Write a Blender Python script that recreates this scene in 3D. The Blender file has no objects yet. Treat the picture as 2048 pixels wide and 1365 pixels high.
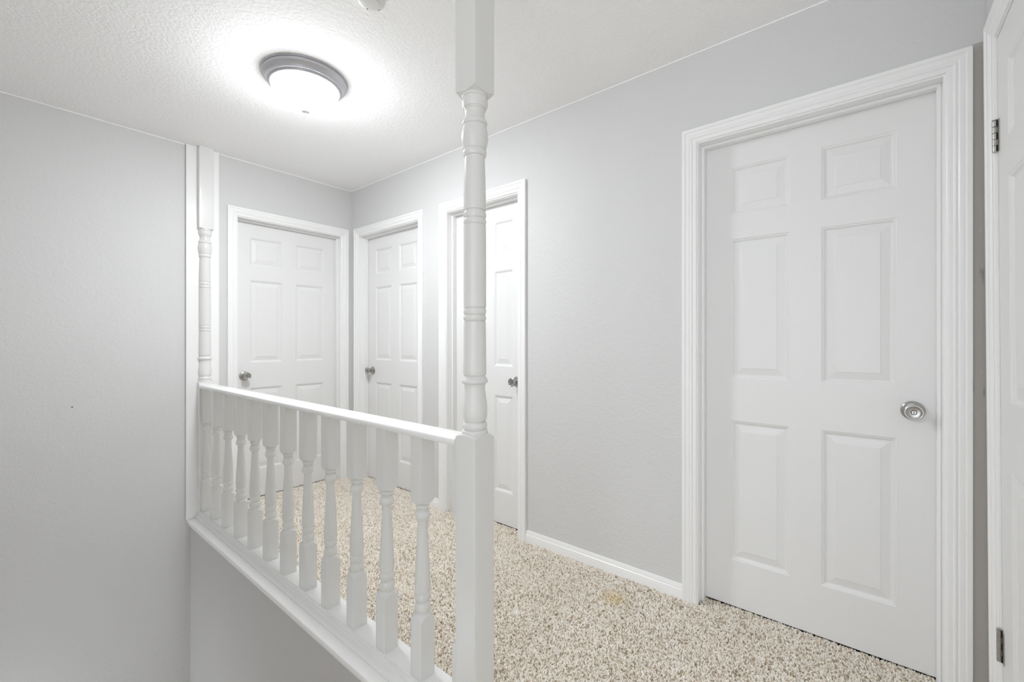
import bpy, bmesh, math, random
from mathutils import Vector, Matrix
random.seed(7)
scene = bpy.context.scene
COL = scene.collection
PI = math.pi

# ------------------------------------------------------------------ camera
CAM_Z = 1.174
YAW = 50.54
cam_d = bpy.data.cameras.new('camera')
cam = bpy.data.objects.new('camera', cam_d)
COL.objects.link(cam)
cam.location = (0, 0, CAM_Z)
cam.rotation_euler = (PI / 2, 0, -math.radians(YAW))
cam_d.sensor_width = 36.0
cam_d.lens = 869.9 * 36 / 2048
cam_d.shift_y = -2.5 / 2048
cam_d.clip_start = 0.02
scene.camera = cam

# room constants (metres): X runs toward the right wall, Y toward the far wall
XW = 1.997          # right wall surface
YF = 3.419          # far wall surface
YG = -0.285         # near wall surface (the wall of the door at the right edge)
H = 2.44
XR = 0.930          # railing centre line
YN = 0.909          # newel centre
LEAN = math.radians(0.35)


# ------------------------------------------------------------------ materials
def new_mat(name):
    m = bpy.data.materials.new(name)
    m.use_nodes = True
    nt = m.node_tree
    b = nt.nodes['Principled BSDF']
    return m, nt, b


def bump(nt, b, src, strength, dist):
    n = nt.nodes.new('ShaderNodeBump')
    n.inputs['Strength'].default_value = strength
    n.inputs['Distance'].default_value = dist
    nt.links.new(src, n.inputs['Height'])
    nt.links.new(n.outputs['Normal'], b.inputs['Normal'])
    return n


def coords(nt, scale=(1, 1, 1)):
    t = nt.nodes.new('ShaderNodeTexCoord')
    mp = nt.nodes.new('ShaderNodeMapping')
    mp.inputs['Scale'].default_value = scale
    nt.links.new(t.outputs['Object'], mp.inputs['Vector'])
    return mp.outputs['Vector']


def noise(nt, vec, scale, detail=3.0, rough=0.5):
    n = nt.nodes.new('ShaderNodeTexNoise')
    n.inputs['Scale'].default_value = scale
    n.inputs['Detail'].default_value = detail
    n.inputs['Roughness'].default_value = rough
    nt.links.new(vec, n.inputs['Vector'])
    return n.outputs['Fac']


def ramp(nt, src, stops):
    r = nt.nodes.new('ShaderNodeValToRGB')
    el = r.color_ramp.elements
    while len(el) < len(stops):
        el.new(0.5)
    for e, (p, c) in zip(el, stops):
        e.position = p
        e.color = (*c, 1) if len(c) == 3 else c
    nt.links.new(src, r.inputs['Fac'])
    return r.outputs['Color']


def mix_col(nt, fac, a, b):
    n = nt.nodes.new('ShaderNodeMix')
    n.data_type = 'RGBA'
    for sock, v in ((n.inputs[0], fac), (n.inputs[6], a), (n.inputs[7], b)):
        if isinstance(v, (float, int)):
            sock.default_value = v
        elif isinstance(v, tuple):
            sock.default_value = (*v, 1)
        else:
            nt.links.new(v, sock)
    return n.outputs[2]


def near_point(nt, p, r0, r1):
    """1 close to world point p, 0 beyond: for a speck or a stain with its own shape"""
    g = nt.nodes.new('ShaderNodeNewGeometry')
    d = nt.nodes.new('ShaderNodeVectorMath')
    d.operation = 'DISTANCE'
    nt.links.new(g.outputs['Position'], d.inputs[0])
    d.inputs[1].default_value = p
    m = nt.nodes.new('ShaderNodeMapRange')
    m.inputs['From Min'].default_value = r0
    m.inputs['From Max'].default_value = r1
    m.inputs['To Min'].default_value = 1
    m.inputs['To Max'].default_value = 0
    nt.links.new(d.outputs['Value'], m.inputs['Value'])
    return m.outputs['Result']


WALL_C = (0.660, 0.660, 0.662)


def wall_material(name, col, rough=0.6, tex=0.35, speck=None):
    m, nt, b = new_mat(name)
    b.inputs['Roughness'].default_value = rough
    b.inputs['Specular IOR Level'].default_value = 0.35
    v = coords(nt)
    big = noise(nt, v, 2.2, 3)
    c = mix_col(nt, big, tuple(x * 0.975 for x in col), tuple(min(1, x * 1.02) for x in col))
    if speck:
        c = mix_col(nt, near_point(nt, speck, 0.0025, 0.005), c, (0.12, 0.11, 0.10))
    nt.links.new(c, b.inputs['Base Color'])
    n1 = noise(nt, v, 95, 2.5, 0.55)
    n2 = noise(nt, v, 38, 2.0, 0.5)
    ad = nt.nodes.new('ShaderNodeMath')
    ad.operation = 'ADD'
    nt.links.new(n1, ad.inputs[0])
    nt.links.new(n2, ad.inputs[1])
    bump(nt, b, ad.outputs[0], tex, 0.004)
    return m


M_WALL = wall_material('wall_paint', WALL_C, speck=(0.312, YF, 0.80))
M_KNEE = wall_material('knee_wall_shade_paint', (0.55, 0.54, 0.53), tex=0.22)  # wall paint darkened: the stairwell's shade is mixed into the colour

m, nt, b = new_mat('old_taupe_paint')
b.inputs['Roughness'].default_value = 0.7
v = coords(nt)
sp = noise(nt, v, 120, 2, 0.6)
spk = ramp(nt, sp, [(0.74, (0, 0, 0)), (0.78, (1, 1, 1))])
dk = noise(nt, coords(nt, (60, 60, 9)), 1.0, 3)
dkr = ramp(nt, dk, [(0.66, (0, 0, 0)), (0.72, (1, 1, 1))])
c = mix_col(nt, dkr, (0.46, 0.435, 0.405), (0.31, 0.315, 0.29))
c = mix_col(nt, spk, c, (0.75, 0.75, 0.74))
nt.links.new(c, b.inputs['Base Color'])
bump(nt, b, noise(nt, v, 90, 2), 0.3, 0.003)
M_TAUPE = m

m, nt, b = new_mat('ceiling_paint')
b.inputs['Roughness'].default_value = 0.8
b.inputs['Base Color'].default_value = (0.94, 0.94, 0.945, 1)
v = coords(nt)
n1 = noise(nt, v, 70, 4, 0.6)
n2 = noise(nt, v, 32, 3, 0.5)
rr = ramp(nt, n1, [(0.38, (0, 0, 0)), (0.62, (1, 1, 1))])
ad = nt.nodes.new('ShaderNodeMath')
ad.operation = 'ADD'
nt.links.new(rr, ad.inputs[0])
nt.links.new(n2, ad.inputs[1])
bump(nt, b, ad.outputs[0], 0.30, 0.004)
M_CEIL = m


def paint(name, col, rough, grain=None, gs=0.1):
    m, nt, b = new_mat(name)
    b.inputs['Base Color'].default_value = (*col, 1)
    b.inputs['Roughness'].default_value = rough
    b.inputs['Specular IOR Level'].default_value = 0.5
    if grain:
        f = noise(nt, coords(nt, grain), 1.0, 4, 0.6)
        bump(nt, b, f, gs, 0.002)
    return m


TRIM_C = (0.88, 0.88, 0.88)
M_TRIM = paint('trim_paint', TRIM_C, 0.32, (40, 40, 40), 0.015)
M_RAIL = paint('railing_paint', (0.745, 0.745, 0.735), 0.22, (90, 90, 5), 0.02)
nt = M_RAIL.node_tree                       # the small nail hole in the newel's vase turning
nt.links.new(mix_col(nt, near_point(nt, (0.9296, 0.8690, 0.9725), 0.0011, 0.0021), (0.755, 0.755, 0.745), (0.16, 0.15, 0.14)),
             nt.nodes['Principled BSDF'].inputs['Base Color'])
M_HAND = paint('handrail_paint', (0.88, 0.88, 0.875), 0.30, (60, 4, 60), 0.025)
M_LEAF = paint('door_paint', (0.79, 0.79, 0.79), 0.38, (260, 260, 7), 0.16)

m, nt, b = new_mat('satin_nickel')
b.inputs['Base Color'].default_value = (0.44, 0.43, 0.41, 1)
b.inputs['Metallic'].default_value = 1
b.inputs['Roughness'].default_value = 0.26
M_NICKEL = m
m, nt, b = new_mat('hinge_steel')
b.inputs['Base Color'].default_value = (0.46, 0.45, 0.43, 1)
b.inputs['Metallic'].default_value = 1
b.inputs['Roughness'].default_value = 0.33
M_HINGE = m
m, nt, b = new_mat('dark_gap')
b.inputs['Base Color'].default_value = (0.02, 0.02, 0.02, 1)
b.inputs['Roughness'].default_value = 0.8
M_DARK = m
m, nt, b = new_mat('lamp_pan_metal')
b.inputs['Base Color'].default_value = (0.52, 0.52, 0.55, 1)
b.inputs['Metallic'].default_value = 0.5
b.inputs['Roughness'].default_value = 0.36
bump(nt, b, noise(nt, coords(nt, (1, 1, 1)), 260, 2), 0.08, 0.001)
M_PAN = m
m, nt, b = new_mat('lamp_glass')
b.inputs['Base Color'].default_value = (0.9, 0.9, 0.9, 1)
b.inputs['Roughness'].default_value = 0.35
b.inputs['Emission Color'].default_value = (0.955, 0.99, 1.015, 1)
tcg = nt.nodes.new('ShaderNodeTexCoord')
sxg = nt.nodes.new('ShaderNodeSeparateXYZ')
nt.links.new(tcg.outputs['Object'], sxg.inputs[0])
mrg = nt.nodes.new('ShaderNodeMapRange')     # the glass glows most near the bulbs in its middle
mrg.inputs['From Min'].default_value = H - 0.080
mrg.inputs['From Max'].default_value = H - 0.140
mrg.inputs['To Min'].default_value = 0.036
mrg.inputs['To Max'].default_value = 1.0
nt.links.new(sxg.outputs['Z'], mrg.inputs['Value'])
mlg = nt.nodes.new('ShaderNodeMath')
mlg.operation = 'MULTIPLY'
nt.links.new(mrg.outputs['Result'], mlg.inputs[0])
LAMP = 158.0
mlg.inputs[1].default_value = LAMP
nt.links.new(mlg.outputs[0], b.inputs['Emission Strength'])
M_GLOW = m
M_FINIAL = paint('finial_glare', (0.70, 0.70, 0.70), 0.45)  # nickel finial; the bowl's glare is put into this pale grey
M_PLASTIC = paint('white_plastic', (0.74, 0.74, 0.73), 0.4)

# carpet
m, nt, b = new_mat('carpet_yarn')
b.inputs['Roughness'].default_value = 0.95
b.inputs['Specular IOR Level'].default_value = 0.1
hi = nt.nodes.new('ShaderNodeObjectInfo')
yc = ramp(nt, hi.outputs['Random'], [(0.0, (0.46, 0.37, 0.27)), (0.14, (0.78, 0.69, 0.57)), (0.32, (0.950, 0.888, 0.795)),
                                     (0.65, (0.977, 0.940, 0.875)), (1.0, (0.985, 0.97, 0.935))])
g = nt.nodes.new('ShaderNodeNewGeometry')
pn = noise(nt, g.outputs['Position'], 3.2, 3, 0.55)
pc = ramp(nt, pn, [(0.35, (0.975, 0.97, 0.962)), (0.65, (1.0, 1.0, 1.0))])
mul = nt.nodes.new('ShaderNodeMix')
mul.data_type = 'RGBA'
mul.blend_type = 'MULTIPLY'
mul.inputs[0].default_value = 1
nt.links.new(yc, mul.inputs[6])
nt.links.new(pc, mul.inputs[7])
st = near_point(nt, (1.80, 0.89, 0.01), 0.01, 0.075)
c = mix_col(nt, st, mul.outputs[2], (0.84, 0.72, 0.50))
nt.links.new(c, b.inputs['Base Color'])
tr = nt.nodes.new('ShaderNodeBsdfTranslucent')
nt.links.new(c, tr.inputs['Color'])
mx = nt.nodes.new('ShaderNodeMixShader')
mx.inputs[0].default_value = 0.15
nt.links.new(b.outputs[0], mx.inputs[1])
nt.links.new(tr.outputs[0], mx.inputs[2])
nt.links.new(mx.outputs[0], nt.nodes['Material Output'].inputs['Surface'])
M_YARN = m
m, nt, b = new_mat('carpet_backing')
b.inputs['Roughness'].default_value = 1.0
b.inputs['Specular IOR Level'].default_value = 0.0
f = noise(nt, coords(nt), 160, 2)
nt.links.new(ramp(nt, f, [(0.35, (0.42, 0.35, 0.26)), (0.65, (0.62, 0.55, 0.45))]), b.inputs['Base Color'])
M_BACK = m


# ------------------------------------------------------------------ mesh helpers
class MB:
    def __init__(self):
        self.v = []
        self.f = []
        self.mi = []

    def face(self, pts, mi=0):
        i = len(self.v)
        self.v += [tuple(p) for p in pts]
        self.f.append(tuple(range(i, i + len(pts))))
        self.mi.append(mi)

    def grid(self, rings, close_u=False, cap0=False, cap1=False, mi=0):
        n = len(rings[0])
        base = len(self.v)
        for r in rings:
            self.v += [tuple(p) for p in r]
        for a in range(len(rings) - 1):
            for k in range(n if close_u else n - 1):
                k2 = (k + 1) % n
                self.f.append((base + a * n + k, base + a * n + k2, base + (a + 1) * n + k2, base + (a + 1) * n + k))
                self.mi.append(mi)
        if cap0:
            self.f.append(tuple(base + k for k in range(n)))
            self.mi.append(mi)
        if cap1:
            o = base + (len(rings) - 1) * n
            self.f.append(tuple(o + k for k in range(n)))
            self.mi.append(mi)

    def box(self, x0, x1, y0, y1, z0, z1, fn=None, mi=0):
        p = [(x, y, z) for z in (z0, z1) for x, y in ((x0, y0), (x1, y0), (x1, y1), (x0, y1))]
        if fn:
            p = [fn(*q) for q in p]
        i = len(self.v)
        self.v += p
        for q in ((0, 3, 2, 1), (4, 5, 6, 7), (0, 1, 5, 4), (1, 2, 6, 5), (2, 3, 7, 6), (3, 0, 4, 7)):
            self.f.append(tuple(i + k for k in q))
            self.mi.append(mi)

    def lathe(self, prof, n=48, fn=None, cap0=True, cap1=True, mi=0):
        """prof = [(radius, height)] about the local z axis; fn maps local to world"""
        rings = []
        for r, h in prof:
            ring = []
            for k in range(n):
                a = 2 * PI * k / n
                q = (r * math.cos(a), r * math.sin(a), h)
                ring.append(fn(*q) if fn else q)
            rings.append(ring)
        self.grid(rings, True, cap0, cap1, mi)

    def build(self, name, mats, parent=None, smooth=True, angle=32, bevel=0.0, bisect=None, merge=True):
        bm = bmesh.new()
        vs = [bm.verts.new(p) for p in self.v]
        for q, mi in zip(self.f, self.mi):
            try:
                fc = bm.faces.new([vs[k] for k in q])
                fc.material_index = mi
            except ValueError:
                pass
        if merge:
            bmesh.ops.remove_doubles(bm, verts=bm.verts, dist=1e-5)
        if bisect:
            co, no = bisect
            geom = list(bm.verts) + list(bm.edges) + list(bm.faces)
            r = bmesh.ops.bisect_plane(bm, geom=geom, plane_co=co, plane_no=no, clear_outer=True)
            ed = [e for e in r['geom_cut'] if isinstance(e, bmesh.types.BMEdge)]
            bmesh.ops.holes_fill(bm, edges=ed, sides=0)
        if bevel:
            ed = [e for e in bm.edges if len(e.link_faces) == 2 and e.calc_face_angle(0) > math.radians(50)]
            bmesh.ops.bevel(bm, geom=ed, offset=bevel, segments=2, profile=0.6, affect='EDGES', clamp_overlap=True)
        bmesh.ops.recalc_face_normals(bm, faces=bm.faces)
        me = bpy.data.meshes.new(name)
        bm.to_mesh(me)
        bm.free()
        for mt in (mats if isinstance(mats, (list, tuple)) else [mats]):
            me.materials.append(mt)
        if smooth:
            me.polygons.foreach_set('use_smooth', [True] * len(me.polygons))
            me.set_sharp_from_angle(angle=math.radians(angle))
        o = bpy.data.objects.new(name, me)
        COL.objects.link(o)
        if parent is not None:
            o.parent = parent
            o.matrix_parent_inverse = Matrix.Translation(parent.location).inverted()
        return o


def tag(o, label, cat, kind=None, group=None):
    o['label'] = label
    o['category'] = cat
    if kind:
        o['kind'] = kind
    if group:
        o['group'] = group
    return o


def empty(name, loc, label, cat, kind=None, group=None):
    o = bpy.data.objects.new(name, None)
    o.location = loc
    o.empty_display_size = 0.1
    COL.objects.link(o)
    return tag(o, label, cat, kind, group)


# wall frames: (s along the wall, n out of the wall into the hall, z)
def map_right(s, n, z):
    return (XW - n, s, z)


def map_far(s, n, z):
    return (s, YF - n, z)


def map_near(s, n, z):           # this wall is slightly out of plumb
    return (s, YG + n + math.tan(LEAN) * (z - CAM_Z), z)


def wall_with_openings(name, fn, s0, s1, z0, z1, thick, openings, mats, patch=None):
    """front and back face, holes with reveals; each hole is closed at the back"""
    xs = sorted({s0, s1, *[o[0] for o in openings], *[o[1] for o in openings], *([patch[0], patch[1]] if patch else [])})
    zs = sorted({z0, z1, *[o[2] for o in openings], *[o[3] for o in openings], *([patch[2], patch[3]] if patch else [])})
    inside = lambda s, z: any(o[0] < s < o[1] and o[2] < z < o[3] for o in openings)
    mb = MB()
    for i in range(len(xs) - 1):
        for j in range(len(zs) - 1):
            a, b_, c, d = xs[i], xs[i + 1], zs[j], zs[j + 1]
            sm, zm = (a + b_) / 2, (c + d) / 2
            hole = inside(sm, zm)
            mi = 1 if patch and patch[0] < sm < patch[1] and patch[2] < zm < patch[3] else 0
            n = -thick if hole else 0.0
            mb.face([fn(a, n, c), fn(b_, n, c), fn(b_, n, d), fn(a, n, d)], mi)
            if not hole:
                for (p, q, sx, zx) in (((a, c), (a, d), a - 1e-4, zm), ((b_, c), (b_, d), b_ + 1e-4, zm),
                                       ((a, c), (b_, c), sm, c - 1e-4), ((a, d), (b_, d), sm, d + 1e-4)):
                    if inside(sx, zx):
                        mb.face([fn(p[0], 0, p[1]), fn(q[0], 0, q[1]), fn(q[0], -thick, q[1]), fn(p[0], -thick, p[1])])
    t2 = thick + 0.02
    mb.face([fn(s0, -t2, z0), fn(s1, -t2, z0), fn(s1, -t2, z1), fn(s0, -t2, z1)])
    for p, q in (((s0, z0), (s0, z1)), ((s1, z0), (s1, z1)), ((s0, z0), (s1, z0)), ((s0, z1), (s1, z1))):
        mb.face([fn(p[0], 0, p[1]), fn(q[0], 0, q[1]), fn(q[0], -t2, q[1]), fn(p[0], -t2, p[1])])
    return mb.build(name, mats, smooth=False)


# ------------------------------------------------------------------ doors
CASING = [(0, 0), (0, .0145), (.0015, .0165), (.0125, .0165), (.0140, .0150), (.0160, .0128), (.0200, .0135), (.0290, .0125),
          (.0330, .0095), (.0345, .0095), (.0365, .0115), (.0400, .0120), (.0425, .0100), (.0440, .0075), (.0490, .0085),
          (.0570, .0070), (.0600, .0050), (.0600, 0)]
CW = 0.060
PANEL_Z = ((0.215, 0.822), (1.006, 1.612), (1.718, 1.924))
PANEL_PROFILE = ((0.0, 0.0), (0.003, -0.0022), (0.0075, -0.0032), (0.0095, -0.0060), (0.0135, -0.0090), (0.0180, -0.0095),
                 (0.0430, -0.0042), (0.0455, -0.0028))


def door(name, fn, s0, s1, rec, panels, knob_s, knob_z, keyed, label, hinges=None, cas_w=CW, stop=True):
    """leaf runs from s0 to s1; panels = two (s0, s1) columns"""
    zt, zb = 2.034, 0.014
    root = empty(name, fn((s0 + s1) / 2, -rec, 0.0), label, 'door', 'structure')
    # leaf with six raised panels
    mb = MB()
    xs = [s0, *panels[0], *panels[1], s1]
    zs = [zb] + [q for p in PANEL_Z for q in p] + [zt]
    N = -rec
    for i in range(5):
        for j in range(7):
            a, b_, c, d = xs[i], xs[i + 1], zs[j], zs[j + 1]
            if i in (1, 3) and j in (1, 3, 5):
                loops = [[fn(a + o, N + h, c + o), fn(b_ - o, N + h, c + o), fn(b_ - o, N + h, d - o), fn(a + o, N + h, d - o)]
                         for o, h in PANEL_PROFILE]
                mb.grid(loops, True, False, True)
            else:
                mb.face([fn(a, N, c), fn(b_, N, c), fn(b_, N, d), fn(a, N, d)])
    B = N - 0.035
    mb.face([fn(s0, B, zb), fn(s1, B, zb), fn(s1, B, zt), fn(s0, B, zt)])
    for arr, f2 in ((xs, lambda t, n, e: fn(t, n, (zb, zt)[e])), (zs, lambda t, n, e: fn((s0, s1)[e], n, t))):
        for e in (0, 1):
            pts = [f2(t, N, e) for t in arr] + [f2(arr[-1], B, e), f2(arr[0], B, e)]
            mb.face(pts)
    leaf = mb.build('leaf', M_LEAF, root, angle=12)
    # jamb with its stop
    j0, j1, jt = s0 - 0.003, s1 + 0.003, zt + 0.003
    mb = MB()
    D = -0.126
    TJ = 0.017

    def ubox(in0, in1, intop, t, n0, n1):
        mb.grid([[fn(in0, n0, 0), fn(in0, n1, 0), fn(in0 - t, n1, 0), fn(in0 - t, n0, 0)],
                 [fn(in0, n0, intop), fn(in0, n1, intop), fn(in0 - t, n1, intop + t), fn(in0 - t, n0, intop + t)],
                 [fn(in1, n0, intop), fn(in1, n1, intop), fn(in1 + t, n1, intop + t), fn(in1 + t, n0, intop + t)],
                 [fn(in1, n0, 0), fn(in1, n1, 0), fn(in1 + t, n1, 0), fn(in1 + t, n0, 0)]], True, True, True)
    ubox(j0, j1, jt, TJ, D, 0.0005)
    jamb = mb.build('jamb', M_TRIM, root, smooth=False)
    if stop:
        mb = MB()
        ubox(j0 + 0.011, j1 - 0.011, jt - 0.011, 0.0108, N + 0.001, N + 0.036)
        mb.build('door_stop', M_TRIM, jamb, bevel=0.0015)
    # casing, mitred
    o0, o1, ot = j0 - 0.006 - cas_w, j1 + 0.006 + cas_w, jt + 0.006 + cas_w
    k = cas_w / CW
    mb = MB()
    secs = [[], [], [], []]
    for w, h in CASING:
        w *= k
        secs[0].append(fn(o0 + w, h + 0.0006, 0.0))
        secs[1].append(fn(o0 + w, h + 0.0006, ot - w))
        secs[2].append(fn(o1 - w, h + 0.0006, ot - w))
        secs[3].append(fn(o1 - w, h + 0.0006, 0.0))
    mb.grid(secs, True, True, True)
    mb.build('casing', M_TRIM, root, angle=22)

    # knob: rosette, stem, head
    def kf(x, y, h):
        return fn(knob_s + x, N + h, knob_z + y)
    mb = MB()
    mb.lathe([(.0330, 0), (.0330, .0025), (.0318, .0050), (.0280, .0078), (.0215, .0100), (.0150, .0112), (.0130, .0135), (.0122, .0180),
              (.0125, .0235), (.0150, .0285), (.0195, .0345), (.0232, .0420), (.0252, .0500), (.0262, .0565), (.0258, .0590), (.0240, .0603),
              (.0222, .0603), (.0208, .0592), (.0150, .0577), (.0085, .0570), (.0080, .0566)], 56, kf)
    kn = mb.build('door_knob', M_NICKEL, root, angle=25)
    mb = MB()
    mb.lathe([(.0066, .0560), (.0066, .0590), (.0060, .0596)], 28, kf)
    mb.build('lock_button', M_NICKEL, kn)
    mb = MB()
    mb.lathe([(.0079, .0564), (.0079, .05715), (.0067, .05715), (.0067, .0564)], 28, kf, cap0=False, cap1=False)
    sl = 0.0009
    if keyed:
        mb.box(-sl, sl, -.0042, .0042, .0588, .0599, kf)
    else:
        mb.box(-sl, sl, -.0052, .0052, .0588, .0599, kf)
    mb.build('lock_slot', M_DARK, kn, smooth=False)

    if hinges:
        hs, hz = hinges
        for zc in hz:
            def hf(x, y, h):
                return fn(hs + x, N + 0.0065 + y, zc + h)
            mb = MB()
            L = 0.0445
            for q in range(5):
                a, b_ = -L + q * 2 * L / 5 + .0004, -L + (q + 1) * 2 * L / 5 - .0004
                mb.lathe([(.0060, a), (.0064, a + .0006), (.0064, b_ - .0006), (.0060, b_)], 20, hf)
                if q % 2 == 1:
                    mb.box(-.019, -.0015, -.0062, -.0046, a, b_, hf)
            mb.box(-.021, -.0085, -.0064, -.0046, -L, L, hf)
            mb.lathe([(.0030, L), (.0062, L + .0012), (.0066, L + .003), (.0045, L + .0045)], 20, hf)
            hg = mb.build('hinge', M_HINGE, root)
            mb = MB()
            for q in (0, 2, 4):
                a, b_ = -L + q * 2 * L / 5 + .0006, -L + (q + 1) * 2 * L / 5 - .0006
                mb.box(-.0086, -.0056, -.0060, -.0034, a, b_, hf)
            mb.build('knuckle_gap', M_DARK, hg, smooth=False)
    return root


def cols(s0, s1, stile, mid):
    w = (s1 - s0 - 2 * stile - mid) / 2
    return ((s0 + stile, s0 + stile + w), (s1 - stile - w, s1 - stile))


REC = 0.080
D1 = (1.1335, 1.8955)
D2 = (2.529, 3.291)
D3 = (1.603, 2.213)
D4 = (-0.182, 0.580)
D5 = (1.075, 1.837)
door('door_1', map_far, *D1, REC, cols(*D1, .102, .100), D1[0] + .066, .912, True,
     'white six-panel door on the far wall, keyed knob at its left, behind the railing')
door('door_2', map_right, *D2, REC, cols(*D2, .108, .100), D2[1] - .068, .917, True,
     'white six-panel door in the far corner of the right wall, knob on its left')
door('door_3', map_right, *D3, REC, cols(*D3, .100, .100), D3[0] + .064, .917, True,
     'narrow white six-panel door half hidden behind the tall newel post')
door('door_4', map_right, *D4, REC, cols(*D4, .108, .105), D4[0] + .066, .925, False,
     'large near white six-panel door with satin nickel privacy knob, facing the carpet')
door('door_5', map_near, *D5, 0.001, cols(*D5, .112, .105), D5[0] + .062, .930, False,
     'white door cut off by the right edge of the photo, two nickel hinges showing',
     hinges=(D5[1] + .002, (0.302, 1.755)), cas_w=0.064, stop=False)

# ------------------------------------------------------------------ room shell
op = lambda d: (d[0] - .0205, d[1] + .0205, -0.001, 2.034 + .0205)
wf = wall_with_openings('wall_far', map_far, -2.6, XW + 0.15, -2.75, H + .05, 0.13, [(op(D1)[0], op(D1)[1], -0.0, op(D1)[3])], M_WALL)
tag(wf, 'pale grey far wall running from the stairwell to the corner', 'wall', 'structure')
wr = wall_with_openings('wall_right', map_right, YG - 0.03, YF, -0.12, H + .05, 0.13,
                        [(op(d)[0], op(d)[1], 0.0, op(d)[3]) for d in (D2, D3, D4)],
                        [M_WALL, M_TAUPE], patch=(YG - 0.03, D4[0] - .066, -0.12, 2.113))
tag(wr, 'long pale grey right wall with three doors', 'wall', 'structure')
wn = wall_with_openings('wall_near', map_near, 0.93, XW - 0.0005, -0.12, H + .05, 0.13, [(op(D5)[0], op(D5)[1], 0.0, op(D5)[3])], M_WALL)
tag(wn, 'narrow strip of pale grey wall above the right edge door', 'wall', 'structure')

mb = MB()
mb.box(-2.6, XW + .15, -2.6, YF + .15, H, H + .15)
mb.box(XW - .0028, XW + .001, YG, YF, H - .0045, H + .001)          # bead of ceiling paint in the corners
mb.box(-0.45, XW, YF - .0028, YF + .001, H - .0045, H + .001)
cl = mb.build('ceiling', M_CEIL, smooth=False)
tag(cl, 'white knockdown textured ceiling over the hall and stairwell', 'ceiling', 'structure')

XK = 0.855     # stair face of the knee wall
mb = MB()
mb.box(0.990, XW + .13, YG - .13, YF + .13, -0.12, 0.0)
mb.box(-2.6, 0.990, -2.6, 0.86, -0.12, 0.0)
mb.box(0.990, XW + .13, -2.6, YG - .13, -0.12, 0.0)
fl = mb.build('floor', M_BACK, smooth=False)
tag(fl, 'beige carpeted hall floor under the pile', 'floor', 'structure')

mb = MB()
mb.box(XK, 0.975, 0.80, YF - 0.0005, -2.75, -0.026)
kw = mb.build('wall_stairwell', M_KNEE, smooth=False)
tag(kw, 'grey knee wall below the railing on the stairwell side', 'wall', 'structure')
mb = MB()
mb.box(-0.60, -0.45, 0.80, YF - 0.0005, -0.70, H - .0005)  # unseen wall, stopped short below so fill light reaches the stairwell
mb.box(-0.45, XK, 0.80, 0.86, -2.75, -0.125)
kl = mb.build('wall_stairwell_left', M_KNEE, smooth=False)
tag(kl, 'stairwell wall opposite the railing, unseen, left open below for added fill light', 'wall', 'structure')
mb = MB()
mb.box(-2.6, 1.2, -2.75, -2.6, -0.12, H - .0005)  # unseen, added to keep frontal fill light off the newel
mb.box(1.06, 1.2, -2.6, YG - .16, -0.12, H - .0005)
tag(mb.build('wall_back_blocker', M_WALL, smooth=False), 'pale grey unseen wall added behind the viewpoint to block fill light', 'wall', 'structure')
mb = MB()
for k in range(11):
    z = -0.19 * (k + 1)
    y = 0.86 + 0.225 * k
    mb.box(-0.449, XK - .001, y, y + 0.25 if k < 10 else YF - .001, -2.74, z)
sf = mb.build('floor_stairs', M_BACK, smooth=False)
tag(sf, 'carpeted stair flight going down the stairwell, out of the photo', 'stairs', 'structure')


# ------------------------------------------------------------------ baseboards
def baseboard(name, fn, a, b_, label):
    prof = [(0, 0), (.0120, 0), (.0120, .050), (.0112, .053), (.0085, .0555), (.0085, .058), (.0080, .0635), (.0055, .069), (.0050, .0735),
            (.0035, .0755), (0, .0755)]
    mb = MB()
    mb.grid([[fn(s, n + .0006, z) for n, z in prof] for s in (a, b_)], True, True, True)
    return tag(mb.build(name, M_TRIM, angle=25), label, 'baseboard', 'structure')


cas = lambda d: (d[0] - .069 - .0005, d[1] + .069 + .0005)
baseboard('baseboard_right', map_right, cas(D4)[1], cas(D3)[0], 'white baseboard between the narrow door and the large near door')
baseboard('baseboard_right', map_right, cas(D3)[1], cas(D2)[0], 'short white baseboard between the corner door and the narrow door')
baseboard('baseboard_far', map_far, 1.0135, cas(D1)[0], 'tiny white baseboard piece left of the far door')

# ------------------------------------------------------------------ carpet pile (uncountable)
def pile_z(x, y):
    """the pad is a little thicker toward the near end of the hall"""
    return 0.0012 + 0.0050 * max(0.0, min(1.0, (1.9 - y) / 1.2)) * max(0.0, min(1.0, (XW + .03 - x) / .05))


def carpet_mesh():
    mb = MB()
    rects = [(0.992, XW - .004, YG + .004, YF - .004), (0.35, 0.992, -0.6, 0.80)]
    for d in (D2, D3, D4):
        rects.append((XW - .004, XW + 0.085, d[0] + .004, d[1] - .004))
    for x0, x1, y0, y1 in rects:
        nx, ny = max(1, round((x1 - x0) / .1)), max(1, round((y1 - y0) / .1))
        mb.grid([[(x0 + (x1 - x0) * i / nx, y0 + (y1 - y0) * j / ny, pile_z(x0 + (x1 - x0) * i / nx, y0 + (y1 - y0) * j / ny)) for i in range(nx + 1)] for j in range(ny + 1)])
    x0, x1, y0, y1 = D1[0] + .004, D1[1] - .004, YF - .004, YF + .085
    mb.grid([[(x0 + (x1 - x0) * i / 8, y, 0.0015) for i in range(9)] for y in (y0, y1)])
    return mb


cp = carpet_mesh().build('carpet_pile', [M_BACK, M_YARN], smooth=False)
tag(cp, 'shaggy beige twisted carpet pile covering the hall floor', 'carpet', 'stuff')


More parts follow.
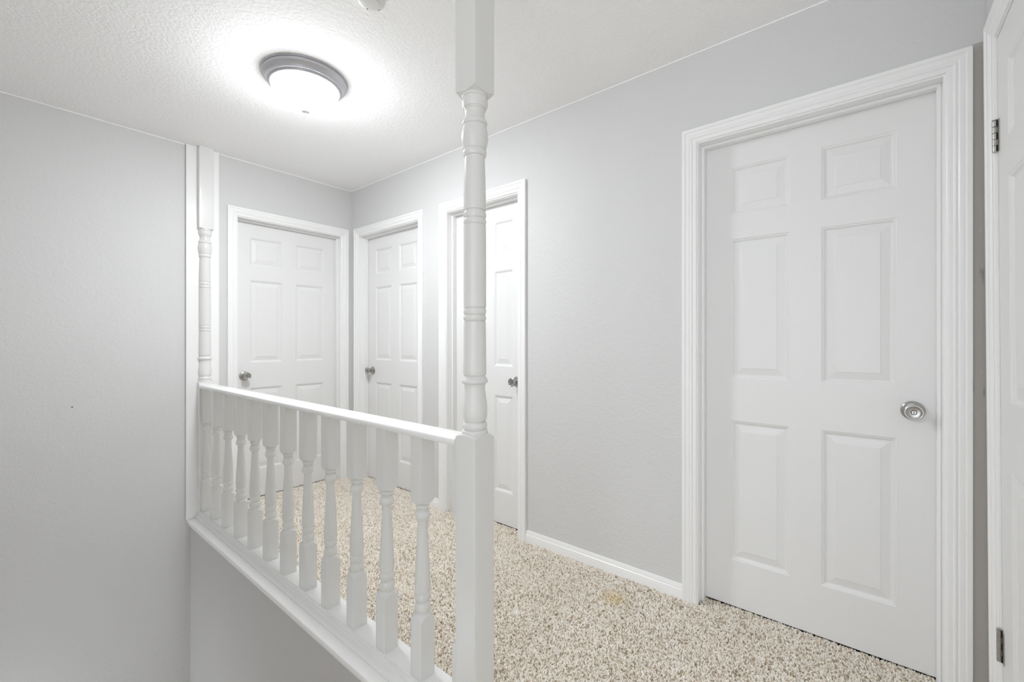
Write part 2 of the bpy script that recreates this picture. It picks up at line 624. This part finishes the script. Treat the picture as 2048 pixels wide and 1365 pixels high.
def tuft_mesh(seed):
    """one short twisted two-ply yarn end, 1 cm tall, bent over at the tip"""
    rnd = random.Random(seed)
    bx, by = rnd.uniform(-.0030, .0030), rnd.uniform(.0010, .0042)
    mb = MB()
    rings = []
    n = 8
    for q in range(6):
        t = q / 5
        z = .0098 * t - .0008 * t * t
        r = (.0023, .0026, .0027, .0025, .0020, .0009)[q]
        cx, cy = bx * t ** 1.6, by * t ** 1.6
        tw = t * 2.6
        ring = []
        for k in range(n):
            a = 2 * PI * k / n
            rr = r * (1 + .20 * math.cos(2 * (a - tw)))
            ring.append((cx + rr * math.cos(a), cy + rr * math.sin(a), z))
        rings.append(ring)
    mb.grid(rings, True, False, True)
    me = bpy.data.meshes.new('carpet_tuft')
    bm = bmesh.new()
    vs = [bm.verts.new(p) for p in mb.v]
    for f in mb.f:
        bm.faces.new([vs[k] for k in f]).smooth = True
    bmesh.ops.recalc_face_normals(bm, faces=bm.faces)
    bm.to_mesh(me)
    bm.free()
    me.materials.append(M_YARN)
    return bpy.data.objects.new('carpet_tuft', me)


ng = bpy.data.node_groups.new('pile', 'GeometryNodeTree')
ng.interface.new_socket('Geometry', in_out='INPUT', socket_type='NodeSocketGeometry')
ng.interface.new_socket('Geometry', in_out='OUTPUT', socket_type='NodeSocketGeometry')
N, LK = ng.nodes, ng.links
gi, go = N.new('NodeGroupInput'), N.new('NodeGroupOutput')
jn = N.new('GeometryNodeJoinGeometry')
LK.new(gi.outputs[0], jn.inputs[0])
pos = N.new('GeometryNodeInputPosition')
nz = N.new('ShaderNodeTexNoise')                # the nap leans in soft patches
nz.inputs['Scale'].default_value = 5.0
LK.new(pos.outputs[0], nz.inputs['Vector'])
for kk in range(4):
    oi = N.new('GeometryNodeObjectInfo')
    oi.inputs['Object'].default_value = tuft_mesh(kk + 3)
    dp = N.new('GeometryNodeDistributePointsOnFaces')
    dp.inputs['Density'].default_value = 9800.0
    dp.inputs['Seed'].default_value = kk * 17 + 1
    LK.new(gi.outputs[0], dp.inputs['Mesh'])
    rx = N.new('FunctionNodeRandomValue')
    rx.data_type = 'FLOAT_VECTOR'
    rx.inputs[0].default_value = (-.55, -.55, -1.5)
    rx.inputs[1].default_value = (.55, .55, 1.5)
    rx.inputs['Seed'].default_value = kk + 5
    ml = N.new('ShaderNodeVectorMath')
    ml.operation = 'MULTIPLY_ADD'
    LK.new(nz.outputs['Color'], ml.inputs[0])
    ml.inputs[1].default_value = (0.9, 0.9, 5.0)
    LK.new(rx.outputs[0], ml.inputs[2])
    sb = N.new('ShaderNodeVectorMath')
    sb.operation = 'SUBTRACT'
    LK.new(ml.outputs[0], sb.inputs[0])
    sb.inputs[1].default_value = (0.45, 0.45, 2.5 + kk * 0.5)
    rs = N.new('FunctionNodeRandomValue')
    rs.data_type = 'FLOAT'
    rs.inputs[2].default_value = 0.70
    rs.inputs[3].default_value = 1.25
    rs.inputs['Seed'].default_value = kk + 40
    ip = N.new('GeometryNodeInstanceOnPoints')
    LK.new(dp.outputs['Points'], ip.inputs['Points'])
    LK.new(oi.outputs['Geometry'], ip.inputs['Instance'])
    LK.new(sb.outputs[0], ip.inputs['Rotation'])
    LK.new(rs.outputs[1], ip.inputs['Scale'])
    LK.new(ip.outputs[0], jn.inputs[0])
LK.new(jn.outputs[0], go.inputs[0])
gm = cp.modifiers.new('pile', 'NODES')
gm.node_group = ng

# ------------------------------------------------------------------ railing
rail = empty('railing', (XR, (YN + YF) / 2, 0.06),
             'white painted landing railing with turned balusters and tall newel post above the stairwell', 'railing')


def ring_circle(cx, cy, r, z, n):
    return [(cx + r * math.cos(2 * PI * k / n), cy + r * math.sin(2 * PI * k / n), z) for k in range(n)]


def ring_square(cx, cy, w, zmid, zcorner, n, ch=0.0016):
    rc = w / math.sqrt(2) - ch
    out = []
    for k in range(n):
        a = 2 * PI * k / n
        c, s = math.cos(a), math.sin(a)
        r = min(w / 2 / max(abs(c), abs(s)), rc)
        t = (r - w / 2) / (rc - w / 2)
        out.append((cx + r * c, cy + r * s, zmid + (zcorner - zmid) * t))
    return out


def arc(r0, z0, r1, z1, bulge, n=5):
    """points between two profile points bulging outward (+) or inward (-)"""
    return [(r0 + (r1 - r0) * t + bulge * math.sin(PI * t), z0 + (z1 - z0) * t) for t in [i / n for i in range(n + 1)]]


def newel_profile():
    p = [(.0385, 1.8985), (.0388, 1.8975), (.0380, 1.8905)]
    p += arc(.0362, 1.8895, .0345, 1.8605, .0026, 7)
    p += [(.0322, 1.8595), (.0320, 1.8560)]
    p += arc(.0300, 1.8550, .0318, 1.8285, -.0022, 6)
    p += arc(.0330, 1.8260, .0350, 1.8105, .0030, 7)
    p += [(.0330, 1.8095)]
    p += arc(.0345, 1.8085, .0335, 1.7400, .0056, 12)
    p += [(.0318, 1.7385)]
    p += arc(.0325, 1.7375, .0325, 1.7180, .0026, 7)
    p += [(.0298, 1.7165)]
    p += arc(.0298, 1.7150, .0335, 1.5585, .0006, 8)
    p += [(.0305, 1.5565), (.0305, 1.5545)]
    p += arc(.0322, 1.5535, .0322, 1.5350, .0019, 7)
    p += [(.0305, 1.5340), (.0305, 1.5330)]
    p += arc(.0322, 1.5320, .0322, 1.5165, .0019, 7)
    p += [(.0305, 1.5155), (.0305, 1.5145), (.0335, 1.5130)]
    p += [(.0338, 1.45), (.0340, 1.35), (.0338, 1.2705), (.0305, 1.2690), (.0305, 1.2675)]
    p += arc(.0322, 1.2665, .0322, 1.2490, .0019, 7)
    p += [(.0300, 1.2480), (.0300, 1.2470)]
    p += arc(.0322, 1.2460, .0322, 1.2310, .0019, 7)
    p += [(.0300, 1.2300), (.0300, 1.2290), (.0328, 1.2275)]
    p += [(.0334, 1.18), (.0340, 1.12), (.0344, 1.0790), (.0341, 1.0730), (.0330, 1.0690), (.0300, 1.0675)]
    p += [(.0313, 1.0660), (.0335, 1.0625), (.0368, 1.0580), (.0390, 1.0530), (.0394, 1.0500), (.0385, 1.0470), (.0355, 1.0450),
          (.0325, 1.0430)]
    p += [(.0308, 1.0380), (.0304, 1.0300), (.0311, 1.0200), (.0330, 1.0060), (.0354, .9900), (.0371, .9740), (.0374, .9600), (.0366, .9480),
          (.0345, .9380), (.0322, .9325), (.0310, .9315)]
    p += arc(.0335, .9310, .0335, .9095, .0036, 8)
    p += [(.0325, .9085), (.0370, .9075), (.0392, .9045), (.0392, .9005), (.0385, .8965)]
    return p


def newel(cx, cy, ztop, zbot, name, bis=None, lab=None):
    W, n = 0.083, 64
    rings = [ring_square(cx, cy, W, ztop, ztop, n), ring_square(cx, cy, W, 1.8990, 1.9085, n)]
    for r, z in newel_profile():
        rings.append(ring_circle(cx, cy, r, z, n))
    rings += [ring_square(cx, cy, W, .8955, .8870, n), ring_square(cx, cy, W, zbot, zbot, n)]
    mb = MB()
    mb.grid(rings, True, True, True)
    o = mb.build(name, M_RAIL, rail, angle=28, bisect=bis)
    if lab:
        o['label'] = lab
    return o


YB = YF - 0.020                # face of the board behind the half newel
newel(XR, YN, H - .0005, 0.0605, 'newel_post', lab='tall turned newel post rising to the ceiling')
newel(XR, YB, H - .0005, 0.0605, 'half_newel', bis=((XR, YB - .0005, 1), (0, 1, 0)), lab='half newel post fixed to the board on the far wall')

BAL = [(.0250, .6300)] + [(.0208, .6285), (.0208, .6270)] + arc(.0196, .6262, .0190, .6135, .0036, 6) + \
      [(.0172, .6125), (.0172, .6105), (.0200, .6095), (.0200, .6070), (.0190, .6060)] + arc(.0205, .6050, .0205, .5770, .0045, 8) + \
      [(.0170, .5765), (.0158, .5740), (.0160, .560), (.0180, .520), (.0208, .475), (.0234, .430), (.0252, .390), (.0260, .362), (.0256, .345),
       (.0245, .3365), (.0230, .3350)] + arc(.0228, .3345, .0222, .3075, .0036, 8) + [(.0208, .3065), (.0208, .3045), (.0222, .3035), (.0222, .3015)] + \
      arc(.0226, .3005, .0226, .2700, .0038, 8) + [(.0225, .2685)]


def baluster(cy, bis=None):
    W, n = 0.0575, 32
    rings = [ring_square(XR, cy, W, .8555, .8555, n), ring_square(XR, cy, W, .6320, .6440, n)]
    for r, z in BAL:
        rings.append(ring_circle(XR, cy, r, z, n))
    rings += [ring_square(XR, cy, W, .2640, .2500, n), ring_square(XR, cy, W, .0605, .0605, n)]
    mb = MB()
    mb.grid(rings, True, True, True)
    return mb.build('baluster', M_RAIL, rail, angle=28, bisect=bis)


Y0, DY = 0.9505, 0.2012
YNF = YN + .0415
YHF = YB - .0415
proto = baluster(Y0 + DY)
for k in range(2, 12):
    c = proto.copy()
    c.location = proto.location + Vector((0, DY * (k - 1), 0))
    c.parent = rail
    c.matrix_parent_inverse = proto.matrix_parent_inverse.copy()
    COL.objects.link(c)
h1 = baluster(YNF, ((XR, YNF + .0005, .5), (0, -1, 0)))
h1['label'] = 'half baluster against the tall newel post'
h2 = baluster(YHF + .006, ((XR, YHF - .0005, .5), (0, 1, 0)))
h2['label'] = 'half baluster against the half newel'

# handrail: flat cap with eased edges over a narrower fillet
ya, yb = YNF + .0006, YHF - .0006
cap = [(.887, .8625), (.8864, .8640), (.8864, .8770), (.8880, .8795), (.8910, .8805), (.9690, .8805), (.9720, .8795), (.9736, .8770), (.9736, .8640),
       (.973, .8625)]
mb = MB()
mb.grid([[(x, y, z) for x, z in cap] for y in (ya, yb)], True, True, True)
hr = mb.build('handrail', M_HAND, rail, angle=40)
mb = MB()
fil = [(.8955, .8620), (.8945, .8605), (.8945, .8580), (.8960, .8562), (.9640, .8562), (.9655, .8580), (.9655, .8605), (.9645, .8620)]
mb.grid([[(x, y, z) for x, z in fil] for y in (ya, yb)], True, True, True)
mb.build('rail_fillet', M_HAND, hr, angle=30)
# bottom plate with a small moulding on the stair side
mb = MB()
mb.box(.8985, .9830, 0.866, YB - .0006, 0.0105, 0.0600)
pl = mb.build('bottom_plate', M_HAND, rail, bevel=0.002)
mo = [(.8980, .0110), (.8760, .0110), (.8760, .0150), (.8775, .0175), (.8800, .0185), (.8830, .0230), (.8855, .0320), (.8865, .0380),
      (.8880, .0395), (.8900, .0400), (.8910, .0430), (.8920, .0500), (.8935, .0535), (.8960, .0550), (.8980, .0550)]
mb = MB()
mb.grid([[(x, y, z) for x, z in mo] for y in (0.866, YB - .0006)], True, True, True)
mb.build('plate_moulding', M_HAND, pl, angle=25)

# sill (nosing) capping the knee wall
si = [(.9800, .0100), (.8400, .0100), (.8360, .0088), (.8340, .0060), (.8336, .0000), (.8345, -.0060), (.8370, -.0090), (.8400, -.0100), (.8415, -.0120),
      (.8415, -.0200), (.8430, -.0225), (.8455, -.0245), (.8480, -.0300), (.8488, -.0360), (.8510, -.0385), (.8546, -.0395), (.8546, -.0250), (.9800, -.0250)]
mb = MB()
mb.grid([[(x, y, z) for x, z in si] for y in (0.862, YF - .0006)], True, True, True)
tag(mb.build('trim_1', M_HAND, angle=25), 'white nosed sill capping the grey knee wall under the railing', 'sill', 'structure')
# board on the far wall behind the half newel
mb = MB()
mb.box(.829, 1.012, YB, YF - .0030, 0.0103, H - .0006)
tag(mb.build('trim_2', M_TRIM, bevel=0.0025), 'tall white board on the far wall behind the half newel', 'trim board', 'structure')

# ------------------------------------------------------------------ ceiling light
LX, LY = 0.992, 2.112
lamp = empty('ceiling_light', (LX, LY, H), 'lit round flush ceiling light with grey metal pan and white glass bowl', 'ceiling light')


def lf(x, y, z):
    return (LX + x, LY + y, H - z)


mb = MB()
mb.lathe([(.1700, .0006), (.1890, .0006), (.1905, .0018), (.1908, .0040), (.1900, .0060), (.1870, .0064), (.1845, .0072), (.1838, .0088),
          (.1845, .0104), (.1868, .0114), (.1872, .0134), (.1864, .0156), (.1842, .0166), (.1824, .0172), (.1800, .0196), (.1755, .0240), (.1712, .0296),
          (.1682, .0350), (.1664, .0400), (.1664, .0416), (.1640, .0424), (.1624, .0420), (.1620, .0448), (.1606, .0468), (.1588, .0464), (.1580, .0500),
          (.1560, .0518), (.1522, .0520), (.1494, .0490), (.1494, .0350)], 96, lf, cap0=True, cap1=True)
mb.build('lamp_pan', M_PAN, lamp, angle=40)
mb = MB()
bowl = []
for k in range(19):
    t = k / 18 * PI / 2
    bowl.append((max(.1495 * math.cos(t) ** 0.66, .003), .0480 + .1030 * math.sin(t)))
mb.lathe([(.1490, .046)] + bowl, 72, lf, cap0=True, cap1=True)
mb.build('glass_bowl', M_GLOW, lamp, angle=60)
mb = MB()
mb.lathe([(.0270, .1490), (.0280, .1520), (.0276, .1550), (.0235, .1595), (.0160, .1635), (.0085, .1660), (.0046, .1672), (.0038, .1715),
          (.0052, .1740), (.0056, .1775), (.0040, .1808), (.0010, .1820)], 32, lf)
mb.build('finial', M_FINIAL, lamp, angle=40)

# ------------------------------------------------------------------ smoke detector
SX, SY = 0.907, 1.417
smoke = empty('smoke_detector', (SX, SY, H), 'small round white smoke detector on the ceiling at the top edge', 'smoke detector')


def sfm(x, y, z):
    return (SX + x, SY + y, H - z)


mb = MB()
mb.lathe([(.0500, .0006), (.0512, .0020), (.0512, .0090), (.0500, .0105), (.0492, .0120), (.0486, .0180), (.0468, .0225), (.0430, .0250), (.0300, .0258)],
         64, sfm)
hs = mb.build('housing', M_PLASTIC, smoke, angle=30)
mb = MB()
mb.lathe([(.0300, .0255), (.0300, .0290), (.0285, .0305), (.0200, .0312), (.0050, .0314)], 56, sfm)
mb.build('centre_cap', M_PLASTIC, smoke, angle=30)
for a, r in ((80, .0025), (18, .0016), (10, .0016)):
    a = math.radians(a)
    px, py = .0385 * math.cos(a), .0385 * math.sin(a)
    mb = MB()
    mb.lathe([(r, .0245), (r, .0258), (r * .6, .0260)], 16, lambda x, y, z, px=px, py=py: sfm(px + x, py + y, z))
    mb.build('indicator_hole', M_DARK, smoke)

# ------------------------------------------------------------------ added fill from the world through the unseen open side
w = bpy.data.worlds.new('world_fill')
scene.world = w
w.use_nodes = True
bg = w.node_tree.nodes['Background']
bg.inputs['Color'].default_value = (0.945, 0.996, 1.05, 1)
bg.inputs['Strength'].default_value = 2.25

scene.cycles.sample_clamp_indirect = 6.0
scene.cycles.adaptive_threshold = 0.02
scene.cycles.max_bounces = 16
scene.cycles.diffuse_bounces = 14
scene.cycles.transmission_bounces = 8
scene.cycles.glossy_bounces = 6
scene.view_settings.view_transform = 'Standard'
scene.view_settings.look = 'None'
scene.view_settings.gamma = 1.0
scene.view_settings.use_curve_mapping = False
scene.view_settings.exposure = 0.11
